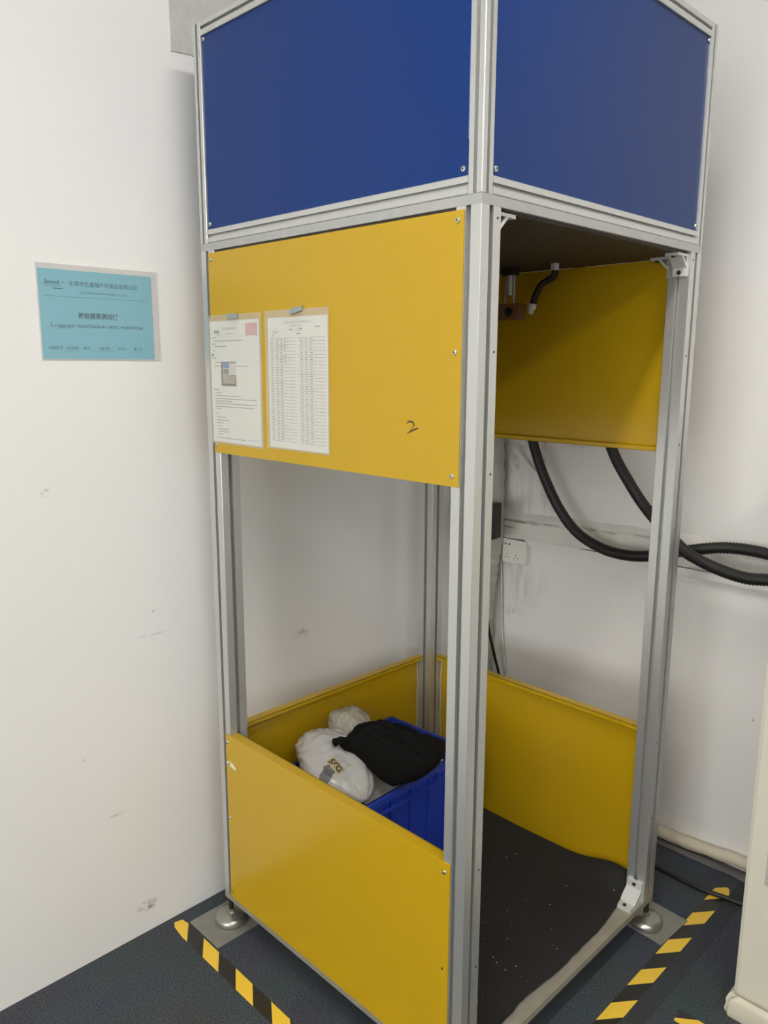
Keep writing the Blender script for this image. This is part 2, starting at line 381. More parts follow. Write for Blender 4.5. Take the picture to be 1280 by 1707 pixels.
# ---------------------------------------------------------------- the test machine
W, D, P = .933, .926, .060
ZB, ZD, ZP0, ZP1, ZT, U = .085, .105, 1.985, 2.004, 2.529, .033
mach = empty('luggage_test_machine', (D/2, W/2, 0))
tag(mach, 'tall aluminium frame test machine with yellow side panels and blue upper box', 'machine')
for cx, cy in ((P/2, P/2), (P/2, W-P/2), (D-P/2, P/2), (D-P/2, W-P/2)):
    bm = extrusion((cx, cy, ZD+.0003), (cx, cy, ZP0), P, .012, .014)
    if cy < .5:   # drilled holes down the open side
        for z in (1.965, 1.722, 1.487, .621, .38):
            x = .049 if cx < .5 else .878
            lathe(bm, (x, -.0001, z), (0, -1, 0), [(.0026, 0), (.0026, .0004)], 10, mi=1)
    if cx < .5 or cy < .5:
        pass
    obj('post', bm, ['alu', 'black'], mach)
# flat bar rings: bottom frame and the plate between lower frame and upper box
M['worn_bar'] = mat('worn_floor_rail', (0.36, 0.335, 0.27), 0.5, 0.4, bump=.2, bscale=60, var=0.22, vscale=22)
def ring(z0, z1, wd, name):
    for a in ((0, D, 0, wd), (0, D, W-wd, W), (0, wd, wd, W-wd), (D-wd, D, wd, W-wd)):
        obj(name, B(*a, z0, z1, bev=.0012), 'worn_bar' if name == 'bottom_rail' else 'alu_flat', mach)
ring(ZB, ZD, .06, 'bottom_rail'); ring(ZP0, ZP1, .05, 'middle_rail')
# upper box of thin profiles
h = U/2
for cx, cy in ((h, h), (h, W-h), (D-h, h), (D-h, W-h)):
    obj('upper_post', extrusion((cx, cy, ZP1+.0003), (cx, cy, ZT), U, .008, .009), 'alu', mach)
for z in (ZP1+h+.0006, ZT-h):
    for a, b in (((h, U, z), (h, W-U, z)), ((D-h, U, z), (D-h, W-U, z)), ((U, h, z), (D-U, h, z)), ((U, W-h, z), (D-U, W-h, z))):
        obj('upper_rail', extrusion(a, b, U, .008, .009), 'alu', mach)
zz0, zz1 = ZP1+U+.002, ZT-U-.001
bp = []
for nm, a in (('l', (.006, .010, U+.0005, W-U-.0005, zz0, zz1)), ('b', (D-.010, D-.006, U+.0005, W-U-.0005, zz0, zz1)),
              ('r', (U+.0005, D-U-.0005, .006, .010, zz0, zz1)), ('f', (U+.0005, D-U-.0005, W-.010, W-.006, zz0, zz1))):
    o = obj('blue_panel', B(*a), 'blue', mach); bp.append(o)
    if nm == 'l':
        for y in (.048, W-.040):
            for z in (2.051, 2.488): screw(o, (.006, y, z), (-1, 0, 0))
        obj('edge_film', B(.0045, .0058, U+.001, U+.004, 2.10, 2.46), 'edgefilm', o)
    if nm == 'r':
        for x in (.046, D-.036):
            for z in (2.051, 2.488): screw(o, (x, .006, z), (0, -1, 0))
        obj('edge_film', B(U+.001, U+.004, .0045, .0058, 2.10, 2.46), 'edgefilm', o)
obj('top_cover', B(.004, D-.004, .004, W-.004, ZT+.0005, ZT+.003), 'alu_flat', mach)
bm = bmesh.new(); e = .061
prism(bm, [(e, .012), (D-e, .012), (D-e, e), (D-.004, e), (D-.004, W-e), (D-e, W-e), (D-e, W-.004), (e, W-.004), (e, W-e), (.004, W-e), (.004, e), (e, e)], ZP0-.0055, ZP0-.0003)
obj('ceiling_board', bm, 'board', mach)
obj('deck_plate', B(.0605, D-.0605, .0605, W-.0605, ZB+.002, ZD-.001), 'plate', mach)
# yellow panels: plate fixed outside the posts with a folded flange reaching inwards
T = .0022
def ypanel(side, z0, z1, fl_top, screws, ya=.038, yb=.895):
    """side: 'x0','x1','y1'"""
    bm = bmesh.new(); F = .027
    def bx(u0, u1, d0, d1, za, zb, bev=0):
        # u along the side, d depth inward from the outer face
        if side == 'x0': box(bm, d0, d1, u0, u1, za, zb, bev)
        elif side == 'x1': box(bm, D-d1, D-d0, u0, u1, za, zb, bev)
        else: box(bm, u0, u1, W-d1, W-d0, za, zb, bev)
    o0, o1 = ya, yb
    bx(o0, o1, -T-.0004, -.0004, z0, z1, bev=.0006)
    if fl_top: bx(P+.001, (W if side != 'y1' else D)-P-.001, -.0006, F, z1-T, z1, bev=.0006)
    else: bx(P+.001, (W if side != 'y1' else D)-P-.001, -.0006, F, z0, z0+T, bev=.0006)
    # short return lip under the flange edge
    if fl_top: bx(P+.001, (W if side != 'y1' else D)-P-.001, F-T, F, z1-.012, z1)
    else: bx(P+.001, (W if side != 'y1' else D)-P-.001, F-T, F, z0, z0+.012)
    o = obj('yellow_panel', bm, 'yellow', mach)
    for (v, z) in screws:
        if side == 'x0': screw(o, (-T-.0004, v, z), (-1, 0, 0), .0052)
    return o
pu = ypanel('x0', 1.461, 1.979, False, [(.052, 1.961), (.053, 1.721), (.054, 1.482), (.884, 1.961), (.884, 1.482), (.884, 1.721)])
pl = ypanel('x0', .105, .638, True, [(.053, .614), (.886, .613), (.886, .371)])
for y, z in ((.054, .374), (.886, .126)):
    bm = bmesh.new(); lathe(bm, (-T-.0005, y, z), (-1, 0, 0), [(.0028, 0), (.0028, .0004)], 8); obj('screw_hole', bm, 'black', pl)
bm = bmesh.new()   # chipped spot near the top left of the lower panel
pts = [(.893, .553), (.872, .556), (.852, .549), (.846, .543), (.850, .538), (.866, .540), (.884, .545), (.893, .546)]
prism(bm, pts, 0, .0004, tf=lambda p: Vector((-T-.0005-p.z, p.x, p.y))); o = obj('paint_chip', bm, 'primer', pl); o['label'] = 'pale bare patch where paint chipped off'
bm = bmesh.new(); lathe(bm, (-T-.0009, .879, .549), (-1, 0, 0), [(.004, 0), (.004, .0004)], 8); obj('chip_hole', bm, 'brown', pl)
ypanel('x1', 1.461, 1.979, False, []); ypanel('x1', .105, .638, True, [])
ypanel('y1', 1.461, 1.979, False, [], .038, D-.038); ypanel('y1', .105, .638, True, [], .038, D-.038)
# pale adhesive foam strips curling at the panel ends beside the corner post
def strip(name, fn, par):
    bm = bmesh.new(); prev = None
    for i in range(41):
        z = .112+.50*i/40; w1 = .0035*noise.noise(Vector((z*16, len(name), 1)))
        cur = [bm.verts.new(fn(q, z, w1)) for q in (0, 1)]
        if prev: bm.faces.new((prev[0], prev[1], cur[1], cur[0]))
        prev = cur
    bmesh.ops.solidify(bm, geom=bm.faces[:], thickness=.001); return obj(name, bm, 'primer', par)
pp = [o for o in bpy.data.objects if o.name.startswith('yellow_panel')]
strip('foam_strip', lambda q, z, w1: Vector((D-P-.010+q*.006+w1, W-.004-q*.002, z)), pp[5])
strip('foam_strip', lambda q, z, w1: Vector((D-.004-q*.002, W-P-.009+q*.006+w1, z)), pp[3])
# hand-drawn 2 on the upper front-left panel
bm = bmesh.new()
def stroke(pts, wds, x=-T-.0006):
    P_ = [Vector((0, y, z)) for y, z in pts]; prev = None
    for i, p in enumerate(P_):
        d = (P_[min(i+1, len(P_)-1)]-P_[max(i-1, 0)]).normalized(); nrm = Vector((0, -d.z, d.y))*wds[i]
        cur = (bm.verts.new(p+nrm+Vector((x, 0, 0))), bm.verts.new(p-nrm+Vector((x, 0, 0))))
        if prev: bm.faces.new((prev[0], prev[1], cur[1], cur[0]))
        prev = cur
stroke([(.178, 1.5785), (.174, 1.583), (.166, 1.5835), (.160, 1.582), (.157, 1.578), (.160, 1.573), (.165, 1.567), (.168, 1.564)], [.0008, .0016, .0019, .002, .0019, .0009, .0008, .0012])
stroke([(.176, 1.5585), (.170, 1.562), (.160, 1.566), (.150, 1.570), (.145, 1.572)], [.0006, .0014, .0016, .0017, .0006])
obj('handwritten_two', bm, 'marker', pu)

# corner brackets
def bracket(p, ax, dn, wd_ax, L1=.056, L2=.055, wd=.036, t=.006):
    """p inner corner; ax horizontal leg direction; dn vertical leg direction; wd_ax width direction"""
    p, ax, dn, wa = map(Vector, (p, ax, dn, wd_ax)); bm = bmesh.new()
    tf = lambda q: p+ax*q.x+dn*q.y+wa*q.z
    prism(bm, [(0, 0), (L1, 0), (L1, t*1.2), (t, t), (t*1.2, L2), (0, L2)], 0, wd, tf=tf)
    for z0 in (0, wd-.005): prism(bm, [(t, L2*.62), (t, L2*.62-.009), (L1*.62-.009, t), (L1*.62, t)], z0, z0+.005, tf=tf)
    prism(bm, [(t, L2*.62), (t, L2*.62-.006), (L1*.62-.006, t), (L1*.62, t)], .005, wd-.005, tf=tf)
    o = obj('corner_bracket', bm, 'bracket', mach)
    b = bmesh.new(); lathe(b, tf(Vector((L1*.82, t, wd/2))), dn, [(.006, 0), (.006, .004), (.004, .005)], 6); obj('bolt', b, 'black', o)
    b = bmesh.new(); lathe(b, tf(Vector((t, L2*.82, wd/2))), ax, [(.006, 0), (.006, .004), (.004, .005)], 6); obj('bolt', b, 'black', o)
    return o
bracket((P, .008, ZP0-.0058), (1, 0, 0), (0, 0, -1), (0, 1, 0)); bracket((D-P, .008, ZP0-.0058), (-1, 0, 0), (0, 0, -1), (0, 1, 0))
bracket((D-P+.008, P, ZP0-.0058), (0, 1, 0), (0, 0, -1), (1, 0, 0), wd=.036)
bracket((.016, P, ZP0-.0058), (0, 1, 0), (0, 0, -1), (1, 0, 0)); bracket((.016, W-P, ZP0-.0058), (0, -1, 0), (0, 0, -1), (1, 0, 0))
# bottom right bracket: bright cast angle with a web, bolted to the rail
bracket((D-P, .006, ZD), (-1, 0, 0), (0, 0, 1), (0, 1, 0), L1=.075, L2=.062, wd=.048, t=.007)
bracket((P, .006, ZD), (1, 0, 0), (0, 0, 1), (0, 1, 0), L1=.075, L2=.062, wd=.048, t=.007)

# levelling feet
fb = None
for cx, cy in ((.012, W-.012), (D-.012, .012), (.03, .03), (D-.012, W-.012)):
    o = empty('levelling_foot', (cx, cy, .004)); o.parent = mach; o.matrix_parent_inverse = wmat(mach).inverted()
    b = bmesh.new(); lathe(b, (cx, cy, .0042), (0, 0, 1), [(.047, 0), (.050, .003), (.050, .012), (.047, .019), (.040, .023), (.026, .026), (.020, .029), (.014, .030)], 36)
    obj('foot_pad', b, 'footsteel', o, smooth=True, angle=.9)
    b = bmesh.new(); lathe(b, (cx, cy, .033), (0, 0, 1), [(.012, 0), (.012, .009), (.010, .010)], 6); obj('nut', b, 'footsteel', o)
    b = bmesh.new(); lathe(b, (cx, cy, .034), (0, 0, 1), [(.0075, 0), (.0075, .052)], 14); obj('stem', b, 'black', o, smooth=True, angle=.6)

# things hanging under the ceiling board: valve block on two rods and a cable
vb = empty('valve_unit', (.80, .52, 1.9)); vb.parent = mach; vb.matrix_parent_inverse = wmat(mach).inverted()
obj('valve_body', B(.78, .82, .472, .60, 1.829, 1.876, bev=.002), 'brown', vb)
b = bmesh.new(); lathe(b, (.7798, .507, 1.851), (-1, 0, 0), [(.014, 0), (.014, .002)], 20); obj('valve_knob', b, 'black', vb)
for y in (.505, .536):
    b = bmesh.new(); lathe(b, (.80, y, 1.8765), (0, 0, 1), [(.004, 0), (.004, .08)], 10); obj('rod', b, 'alu_flat', vb)
b = bmesh.new(); lathe(b, (.80, .52, 1.90), (0, 0, 1), [(.012, 0), (.012, .057)], 16); obj('cylinder', b, 'alu_flat', vb)
obj('mount_block', B(.784, .816, .498, .542, 1.957, ZP0-.0055, bev=.003), 'black', vb)
b = bmesh.new(); tube(b, smooth_path([(.80, .366, 1.963), (.80, .368, 1.946), (.80, .385, 1.936), (.80, .408, 1.925), (.80, .425, 1.90), (.80, .436, 1.872)], 6), .0095, 12)
obj('valve_cable', b, 'hose', vb, smooth=True, angle=.9)
b = bmesh.new(); lathe(b, (.80, .366, 1.961), (0, 0, 1), [(.013, 0), (.013, .0184)], 6); obj('cable_gland', b, 'bracket', vb)
b = bmesh.new(); lathe(b, (.80, .4365, 1.873), (0, .25, -1), [(.012, 0), (.012, .016), (.008, .016), (.008, .030)], 8); o = obj('cable_gland', b, 'bracket', vb)

# ---------------------------------------------------------------- rubber mat on the deck
bm = bmesh.new(); nx, ny = 70, 70; V = {}
def mat_h(x, y):
    z = ZD+.0045+.0012*noise.noise(Vector((x*6, y*6, 0)))
    e = math.exp(-((x-.895)/.05)**2-((y-.12)/.10)**2); z += .040*e
    z += .008*math.exp(-((x-.895)/.03)**2)*(1-min(1, max(0, (y-.1)/.35)))
    return z
for i in range(nx+1):
    for j in range(ny+1):
        x = .066+(.917-.066)*i/nx
        y0 = .030+.010*noise.noise(Vector((x*5, 0, 4)))+.034*max(0, (x-.60)/.30)**1.5+.003*noise.noise(Vector((x*30, 2, 4)))
        y = y0+(.868-y0)*j/ny
        if i == 0: pass
        if y < .064: x = min(x, .862) if x > .862 else x
        for top in (0, 1): V[i, j, top] = bm.verts.new((x, y, mat_h(x, y)+(.004 if top else 0)-(.0035 if not top else 0)*0))
for i in range(nx):
    for j in range(ny):
        bm.faces.new((V[i, j, 1], V[i+1, j, 1], V[i+1, j+1, 1], V[i, j+1, 1])); bm.faces.new((V[i, j, 0], V[i, j+1, 0], V[i+1, j+1, 0], V[i+1, j, 0]))
for i in range(nx):
    for j in (0, ny): bm.faces.new((V[i, j, 0], V[i+1, j, 0], V[i+1, j, 1], V[i, j, 1]))
for j in range(ny):
    for i in (0, nx): bm.faces.new((V[i, j, 0], V[i, j+1, 0], V[i, j+1, 1], V[i, j, 1]))
tag(obj('rubber_mat', bm, 'rubber', smooth=True, angle=.8), 'black rubber mat with a wavy cut edge lying on the machine deck', 'mat')
bm = bmesh.new()
for k in range(46):
    x, y = random.uniform(.1, .85), random.uniform(.06, .5); s = random.uniform(.0008, .0019); z = mat_h(x, y)+.0042
    a = random.uniform(0, 3); dx, dy = math.cos(a)*s, math.sin(a)*s*.7
    prism(bm, [(x-dx, y-dy), (x+dy, y-dx), (x+dx, y+dy), (x-dy, y+dx)], z, z+.001)
tag(obj('lint', bm, 'lint'), 'white lint specks scattered on the black rubber mat', 'lint', kind='stuff')

# steel plates under the two visible feet
o = obj('floor_plate', B(-.078, .078, -.078, .078, 0.0002, .004, bev=.001), 'plate'); o.location = (-.008, .924, 0)
tag(o, 'square grey steel plate under the left foot, beside the left wall', 'plate', 'steel plates under the feet')
o2 = o.copy(); C.objects.link(o2); o2.location = (.942, .006, 0); o2.rotation_euler = (0, 0, -.06)
tag(o2, 'square grey steel plate under the right foot, beside the right hazard tape', 'plate')
o3 = o.copy(); C.objects.link(o3); o3.location = (.03, .03, 0); tag(o3, 'square grey steel plate under the foot nearest the photographer', 'plate')
o4 = o.copy(); C.objects.link(o4); o4.location = (.914, .921, 0); tag(o4, 'square grey steel plate under the foot in the room corner', 'plate')

# ---------------------------------------------------------------- hazard tapes
def tape(name, pts, m, label):
    bm = bmesh.new(); prism(bm, pts, .0001, .0009); return tag(obj(name, bm, m), label, 'tape')
tape('hazard_tape', [(-.136, -1.2), (-.092, -1.2), (-.092, 1.005), (-.096, 1.030), (-.120, 1.036), (-.130, 1.018), (-.136, .965)], 'tapeA', 'black and yellow striped floor tape running along the left side of the machine')
tape('hazard_tape', [(-.092, -.117), (1.235, -.117), (1.262, -.106), (1.268, -.085), (1.246, -.070), (-.092, -.070)], 'tapeB', 'black and yellow striped floor tape along the right side, ending by the cable')
o = tape('hazard_tape', [(.672, -.209), (.672, -1.0), (.627, -1.0), (.627, -.215)], 'tapeC', 'short striped floor tape end at the bottom right, in front of the beige cabinet')

# ---------------------------------------------------------------- crate
crate = empty('plastic_crate', (.475, .735, ZD+.0103), .038)
tag(crate, 'blue plastic crate holding the sandbags inside the machine', 'crate')
CX, CY, CZ = .235, .165, .33   # half length, half width, height
def cr(bm, x0, x1, y0, y1, z0, z1, taper=.02, mi=0):
    def k(z): return 1-taper*(1-z/CZ)*3
    vs = [bm.verts.new((x*k(z), y*k(z), z)) for x in (x0, x1) for y in (y0, y1) for z in (z0, z1)]
    for q in ((0, 1, 3, 2), (4, 6, 7, 5), (0, 4, 5, 1), (2, 3, 7, 6), (0, 2, 6, 4), (1, 5, 7, 3)): bm.faces.new([vs[i] for i in q])
def place(o): o.matrix_parent_inverse = Matrix(); return o
bm = bmesh.new(); t = .004
cr(bm, -CX, CX, -CY, -CY+t, .0, CZ); cr(bm, -CX, CX, CY-t, CY, 0, CZ); cr(bm, -CX, -CX+t, -CY+t, CY-t, 0, CZ); cr(bm, CX-t, CX, -CY+t, CY-t, 0, CZ)
cr(bm, -CX+t, CX-t, -CY+t, CY-t, 0, .005)
place(obj('crate_body', bm, 'crate', crate))
bm = bmesh.new()
for i in range(6):
    x = -CX+.012+(2*CX-.024)*i/5
    for s in (-1, 1): cr(bm, x-.002, x+.002, s*CY, s*(CY+.008), .012, CZ-.006) if s > 0 else cr(bm, x-.002, x+.002, -(CY+.008), -CY, .012, CZ-.006)
for i in range(6):
    y = -CY+.012+(2*CY-.024)*i/5
    cr(bm, CX, CX+.008, y-.002, y+.002, .012, CZ-.006); cr(bm, -CX-.008, -CX, y-.002, y+.002, .012, CZ-.006)
place(obj('rib', bm, 'crate', crate))
bm = bmesh.new()
def rring(z0, z1, o, tt):
    box(bm, -CX-o, CX+o, -CY-o, -CY-o+tt, z0, z1); box(bm, -CX-o, CX+o, CY+o-tt, CY+o, z0, z1)
    box(bm, -CX-o, -CX-o+tt, -CY-o+tt, CY+o-tt, z0, z1); box(bm, CX+o-tt, CX+o, -CY-o+tt, CY+o-tt, z0, z1)
rring(CZ-.008, CZ, .013, .017); rring(CZ-.018, CZ-.008, .013, .004); rring(CZ-.054, CZ-.047, .012, .014)
place(obj('crate_rim', bm, 'crate', crate))
# label frame ribs on the long side
bm = bmesh.new()
for a in ((.075, .078), (.150, .153)): box(bm, a[0], a[1], -CY-.0105, -CY, CZ-.046, CZ-.018)
box(bm, .075, .153, -CY-.0105, -CY, CZ-.024, CZ-.0205)
place(obj('label_frame', bm, 'crate', crate))

# ---------------------------------------------------------------- sandbags
def pillow(name, corners, thick, m, sides=None, n=44, wr=.012, seed=0, parent=None, pw=.42, wfreq=9, sag=0.0, fold=0.0):
    """stuffed bag between four corner points, bulging both ways, with creases"""
    a, b, c, d = map(Vector, corners); bm = bmesh.new(); nrm = ((b-a).cross(d-a)).normalized()
    if nrm.z < 0: nrm = -nrm
    off = Vector((seed*7.1, seed*3.3, seed)); V = {}
    SD = [smooth_path([p0, *mid, p1], 8) for p0, mid, p1 in ((a, sides[0], b), (b, sides[1], c), (d, sides[2], c), (a, sides[3], d))] if sides else None
    for i in range(n+1):
        for j in range(n+1):
            s, t_ = i/n, j/n; S, T_ = 2*s-1, 2*t_-1
            # edges drawn in between the corners
            pin = .06
            s2 = .5+(s-.5)*(1-pin*(1-abs(T_)**2)*0.9+.0); t2 = .5+(t_-.5)*(1-pin*(1-abs(S)**2)*.9)
            base = a.lerp(b, s2).lerp(d.lerp(c, s2), t2)
            if sides:
                def ev(P_, q_):
                    k_ = q_*(len(P_)-1); k0 = min(int(k_), len(P_)-2); return P_[k0].lerp(P_[k0+1], k_-k0)
                base = ev(SD[0], s).lerp(ev(SD[2], s), t_)+ev(SD[3], t_).lerp(ev(SD[1], t_), s)-a.lerp(b, s).lerp(d.lerp(c, s), t_)
            prof = (max(0, 1-abs(S)**3.2)*max(0, 1-abs(T_)**3.2))**pw
            q = Vector((s*3, t_*3, 0))+off
            w1 = noise.noise(q*1.2)*.5+noise.noise(q*2.7)*.3
            ridge = (1-abs(noise.noise(Vector((s*wfreq, t_*wfreq*.35, 0))+off)))**3
            for k in (0, 1):
                if k == 1 and (i in (0, n) or j in (0, n)): V[i, j, 1] = V[i, j, 0]; continue
                sg = 1 if k == 0 else -.75
                hgt = thick*.5*prof*(1+w1*.45)+wr*prof*(ridge-.5)+fold*prof*math.sin(s*14+t_*9+w1*6)
                V[i, j, k] = bm.verts.new(base+nrm*hgt*sg+Vector((0, 0, -sag*prof)))
    for i in range(n):
        for j in range(n):
            for k in (0, 1):
                qd = [V[i, j, k], V[i+1, j, k], V[i+1, j+1, k], V[i, j+1, k]]
                if k: qd.reverse()
                if len(set(qd)) >= 3:
                    try: bm.faces.new(qd)
                    except ValueError: pass
    return obj(name, bm, m, parent, smooth=True)
bb = pillow('sandbag', [(.285, .722, .562), (.467, .706, .562), (.612, .562, .500), (.335, .540, .480)], .10, 'blackcloth', sides=([(.350, .715, .575), (.410, .715, .575)], [(.505, .635, .553), (.555, .595, .528)], [(.421, .512, .486), (.504, .517, .490)], [(.305, .680, .545), (.317, .606, .510)]), seed=1, wr=.010, fold=.003)
tag(bb, 'black cloth sandbag lying on top of the white bags in the crate', 'sandbag', 'sandbags in the blue crate')
bm = bmesh.new(); tube(bm, smooth_path([(.268, .728, .572), (.278, .716, .578), (.300, .700, .585), (.335, .705, .590), (.386, .723, .588), (.431, .716, .583), (.462, .708, .575), (.476, .700, .566)], 8), lambda q: .011+.002*math.sin(q*17)+.0015*math.sin(q*41), 12)
for v in bm.verts: v.co += Vector((0, 0, .003))*noise.noise(v.co*50)
obj('hem', bm, 'blackcloth', bb, smooth=True)
def sack(name, path, rw, rh, m, wr=.008, seed=0, nl=70, ns=56, ridges=9, ends=(.55, .6)):
    """filled plastic sack along a centre line, rounded ends, creases running off the ends"""
    P_ = smooth_path(path, 12); bm = bmesh.new(); rings = []; off = Vector((seed*5.3, seed*1.7, seed*2.9))
    for i in range(nl+1):
        t_ = i/nl; T_ = 2*t_-1; q = t_*(len(P_)-1); k = min(int(q), len(P_)-2); p = P_[k].lerp(P_[k+1], q-k)
        d = (P_[k+1]-P_[k]).normalized(); side = Vector((0, 0, 1)).cross(d).normalized(); up = d.cross(side)
        e = ends[0] if T_ < 0 else ends[1]; prof = max(.002, 1-abs(T_)**2.6)**e; row = []
        for a in range(ns):
            th = 2*PI*a/ns; ca, sa = math.cos(th), math.sin(th)
            se = 1/((abs(ca)**2.6+abs(sa)**2.6)**(1/2.6))
            w1 = noise.noise(Vector((ca*1.3, sa*1.3, t_*2.6))+off)*.16
            fold = (1-abs(noise.noise(Vector((ca*ridges*.32, sa*ridges*.32, t_*3.2))+off)))**4
            fold2 = (1-abs(noise.noise(Vector((ca*3.1, sa*3.1, t_*11))+off)))**5
            rr = prof*(1+w1)*se; hh = wr*prof**.4*(fold*1.2+fold2*.8-.7)
            row.append(bm.verts.new(p+side*(ca*(rw*rr+hh))+up*(sa*(rh*rr+hh)*(1 if sa > 0 else .8))))
        rings.append(row)
    for a, b in zip(rings, rings[1:]):
        for k in range(ns): bm.faces.new((a[k], a[(k+1) % ns], b[(k+1) % ns], b[k]))
    bm.faces.new(rings[0][::-1]); bm.faces.new(rings[-1])
    return obj(name, bm, m, None, smooth=True)
wb = sack('sandbag', [(.340, .885, .520), (.300, .80, .502), (.272, .70, .478), (.262, .580, .448)], .102, .062, 'whitebag', seed=4, wr=.007, ridges=9)
tag(wb, 'white plastic sandbag with a handwritten 5 kg label, behind the front yellow panel', 'sandbag', 'sandbags in the blue crate')
wc = sack('sandbag', [(.430, .905, .520), (.430, .835, .545), (.440, .755, .535)], .058, .048, 'clearbag', seed=9, wr=.006, ridges=9)
tag(wc, 'cloudy clear plastic sandbag at the back, half behind the black one', 'sandbag', 'sandbags in the blue crate')
wd_ = pillow('sandbag', [(.255, .60, .385), (.27, .86, .40), (.68, .88, .40), (.69, .60, .385)], .09, 'whitebag', seed=12, wr=.008)
tag(wd_, 'white plastic sandbag at the bottom of the crate, under the others', 'sandbag', 'sandbags in the blue crate')

# ---------------------------------------------------------------- papers on the upper panel
XP = -T-.0006
Xr, Yu = Vector((0, -1, 0)), Vector((0, 0, 1))
def document(y0, y1, z0, z1, sy0, sy1, sz0, sz1, label):
    t = empty('document_sleeve', (XP, (y0+y1)/2, z0)); tag(t, label, 'document', 'documents on the upper yellow panel')
    bm = bmesh.new(); box(bm, XP-.0022, XP-.0018, y1, y0, z0, z1); o = obj('sleeve_front', bm, 'sleeve', t)
    bm = bmesh.new(); box(bm, XP-.0014, XP-.0008, sy1, sy0, sz0, sz1); s = obj('paper_sheet', bm, 'paper', t)
    return t, s
# left: instructions
t1, s1 = document(.901, .668, 1.487, 1.821, .897, .678, 1.492, 1.806, 'white instruction sheet with a small photo and red stamp, left of the table sheet')
xo = XP-.0016
bm = bmesh.new(); O = (xo, .897, 1.492); Wd, Hd = .219, .314
def bar(xf, yf, wf, hf=.006, mi=0, O=None, Wd=None, Hd=None):
    pass
def bars(bm, O, Wd, Hd, rows, mi=0, hh=.0022):
    for (xf, yf, wf) in rows:
        x = xf
        while x < xf+wf-.01:
            l = random.uniform(.02, .06); l = min(l, xf+wf-x)
            quad(bm, O, Xr, Yu, x*Wd, (x+l)*Wd, (1-yf)*Hd-hh/2, (1-yf)*Hd+hh/2, mi); x += l+.006
text_into(bm, '东莞市亿富隆户外用品有限公司', Vector((xo, .897-.058, 1.492+Hd*.925)), Xr, Yu, .007, .064)
text_into(bm, '箱包振荡测试仪操作规程', Vector((xo, .897-.075, 1.492+Hd*.888)), Xr, Yu, .005, .030)
quad(bm, O, Xr, Yu, .02, .045, Hd*.90, Hd*.925)
quad(bm, O, Xr, Yu, .03, .05, Hd*.885, Hd*.888)
quad(bm, O, Xr, Yu, .01, .17, Hd*.872, Hd*.873)
rws = [(.04, .135, .10), (.09, .160, .60), (.04, .185, .10), (.09, .205, .25), (.05, .24, .06), (.04, .30, .08), (.09, .335, .38), (.09, .365, .68),
       (.05, .56, .12), (.08, .585, .14), (.08, .61, .5), (.08, .635, .85), (.08, .655, .35), (.08, .675, .85), (.08, .70, .8), (.09, .72, .10),
       (.06, .76, .08), (.10, .79, .2), (.10, .815, .25), (.08, .84, .14), (.12, .865, .08), (.12, .89, .24), (.12, .912, .22), (.1, .935, .1), (.08, .965, .6)]
bars(bm, O, Wd, Hd, rws)
obj('print', bm, 'inkfaint', s1)
bm = bmesh.new()
for (a, b_) in ((0, .0012), (.029, .0302)): quad(bm, (xo-.0001, .736, 1.767), Xr, Yu, 0, .050, a, b_)
for (a, b_) in ((0, .0012), (.0488, .05)): quad(bm, (xo-.0001, .736, 1.767), Xr, Yu, a, b_, 0, .030)
for i in range(5):
    quad(bm, (xo-.0001, .736, 1.767), Xr, Yu, .004, .046, .0048+i*.0052, .0060+i*.0052)
quad(bm, (xo+.0001, .736, 1.767), Xr, Yu, 0, .05, 0, .03)
obj('red_stamp', bm, 'red', s1)
# the small colour print: a blue-topped machine in a pale room
bm = bmesh.new(); Op = (xo-.0001, .849, 1.640); PW, PH = .068, .063
qd = lambda a0, a1, b0, b1, mi, dz=0: quad(bm, (Op[0]-dz, Op[1], Op[2]), Xr, Yu, a0*PW, a1*PW, b0*PH, b1*PH, mi)
qd(0, 1, 0, 1, 3); qd(0, 1, .93, 1, 1, .00005); qd(.12, .55, .72, .95, 0, .0001); qd(.12, .55, .69, .72, 3, .0001); qd(.15, .5, .52, .69, 4, .0001); qd(.08, .55, .1, .52, 2, .0001)
qd(.55, 1, .1, .45, 2, .0001); qd(0, 1, 0, .1, 1, .0001); qd(.62, .9, .40, .46, 1, .00015); qd(0, .10, .1, .95, 1, .0001); qd(.90, 1, .1, .45, 4, .00015)
obj('colour_print', bm, ['p_blue', 'p_dark', 'p_beige', 'p_light', 'p_brown'], s1)
bm = bmesh.new()
def scr(bm, O, pts, wd):
    P_ = [Vector(O)+Xr*a+Yu*b for a, b in pts]
    for p, q in zip(P_, P_[1:]):
        d = (q-p).normalized(); nn = Vector((0, -d.z, d.y))*wd
        bm.faces.new([bm.verts.new(v) for v in (p+nn, p-nn, q-nn, q+nn)])
scr(bm, (xo-.0001, .733, 1.503), [(0, 0), (.004, .004), (.006, 0), (.010, .005), (.013, -.001), (.018, .003), (.024, .001), (.032, .003), (.038, .001), (.045, .006)], .0005)
obj('signature', bm, 'ink', s1)
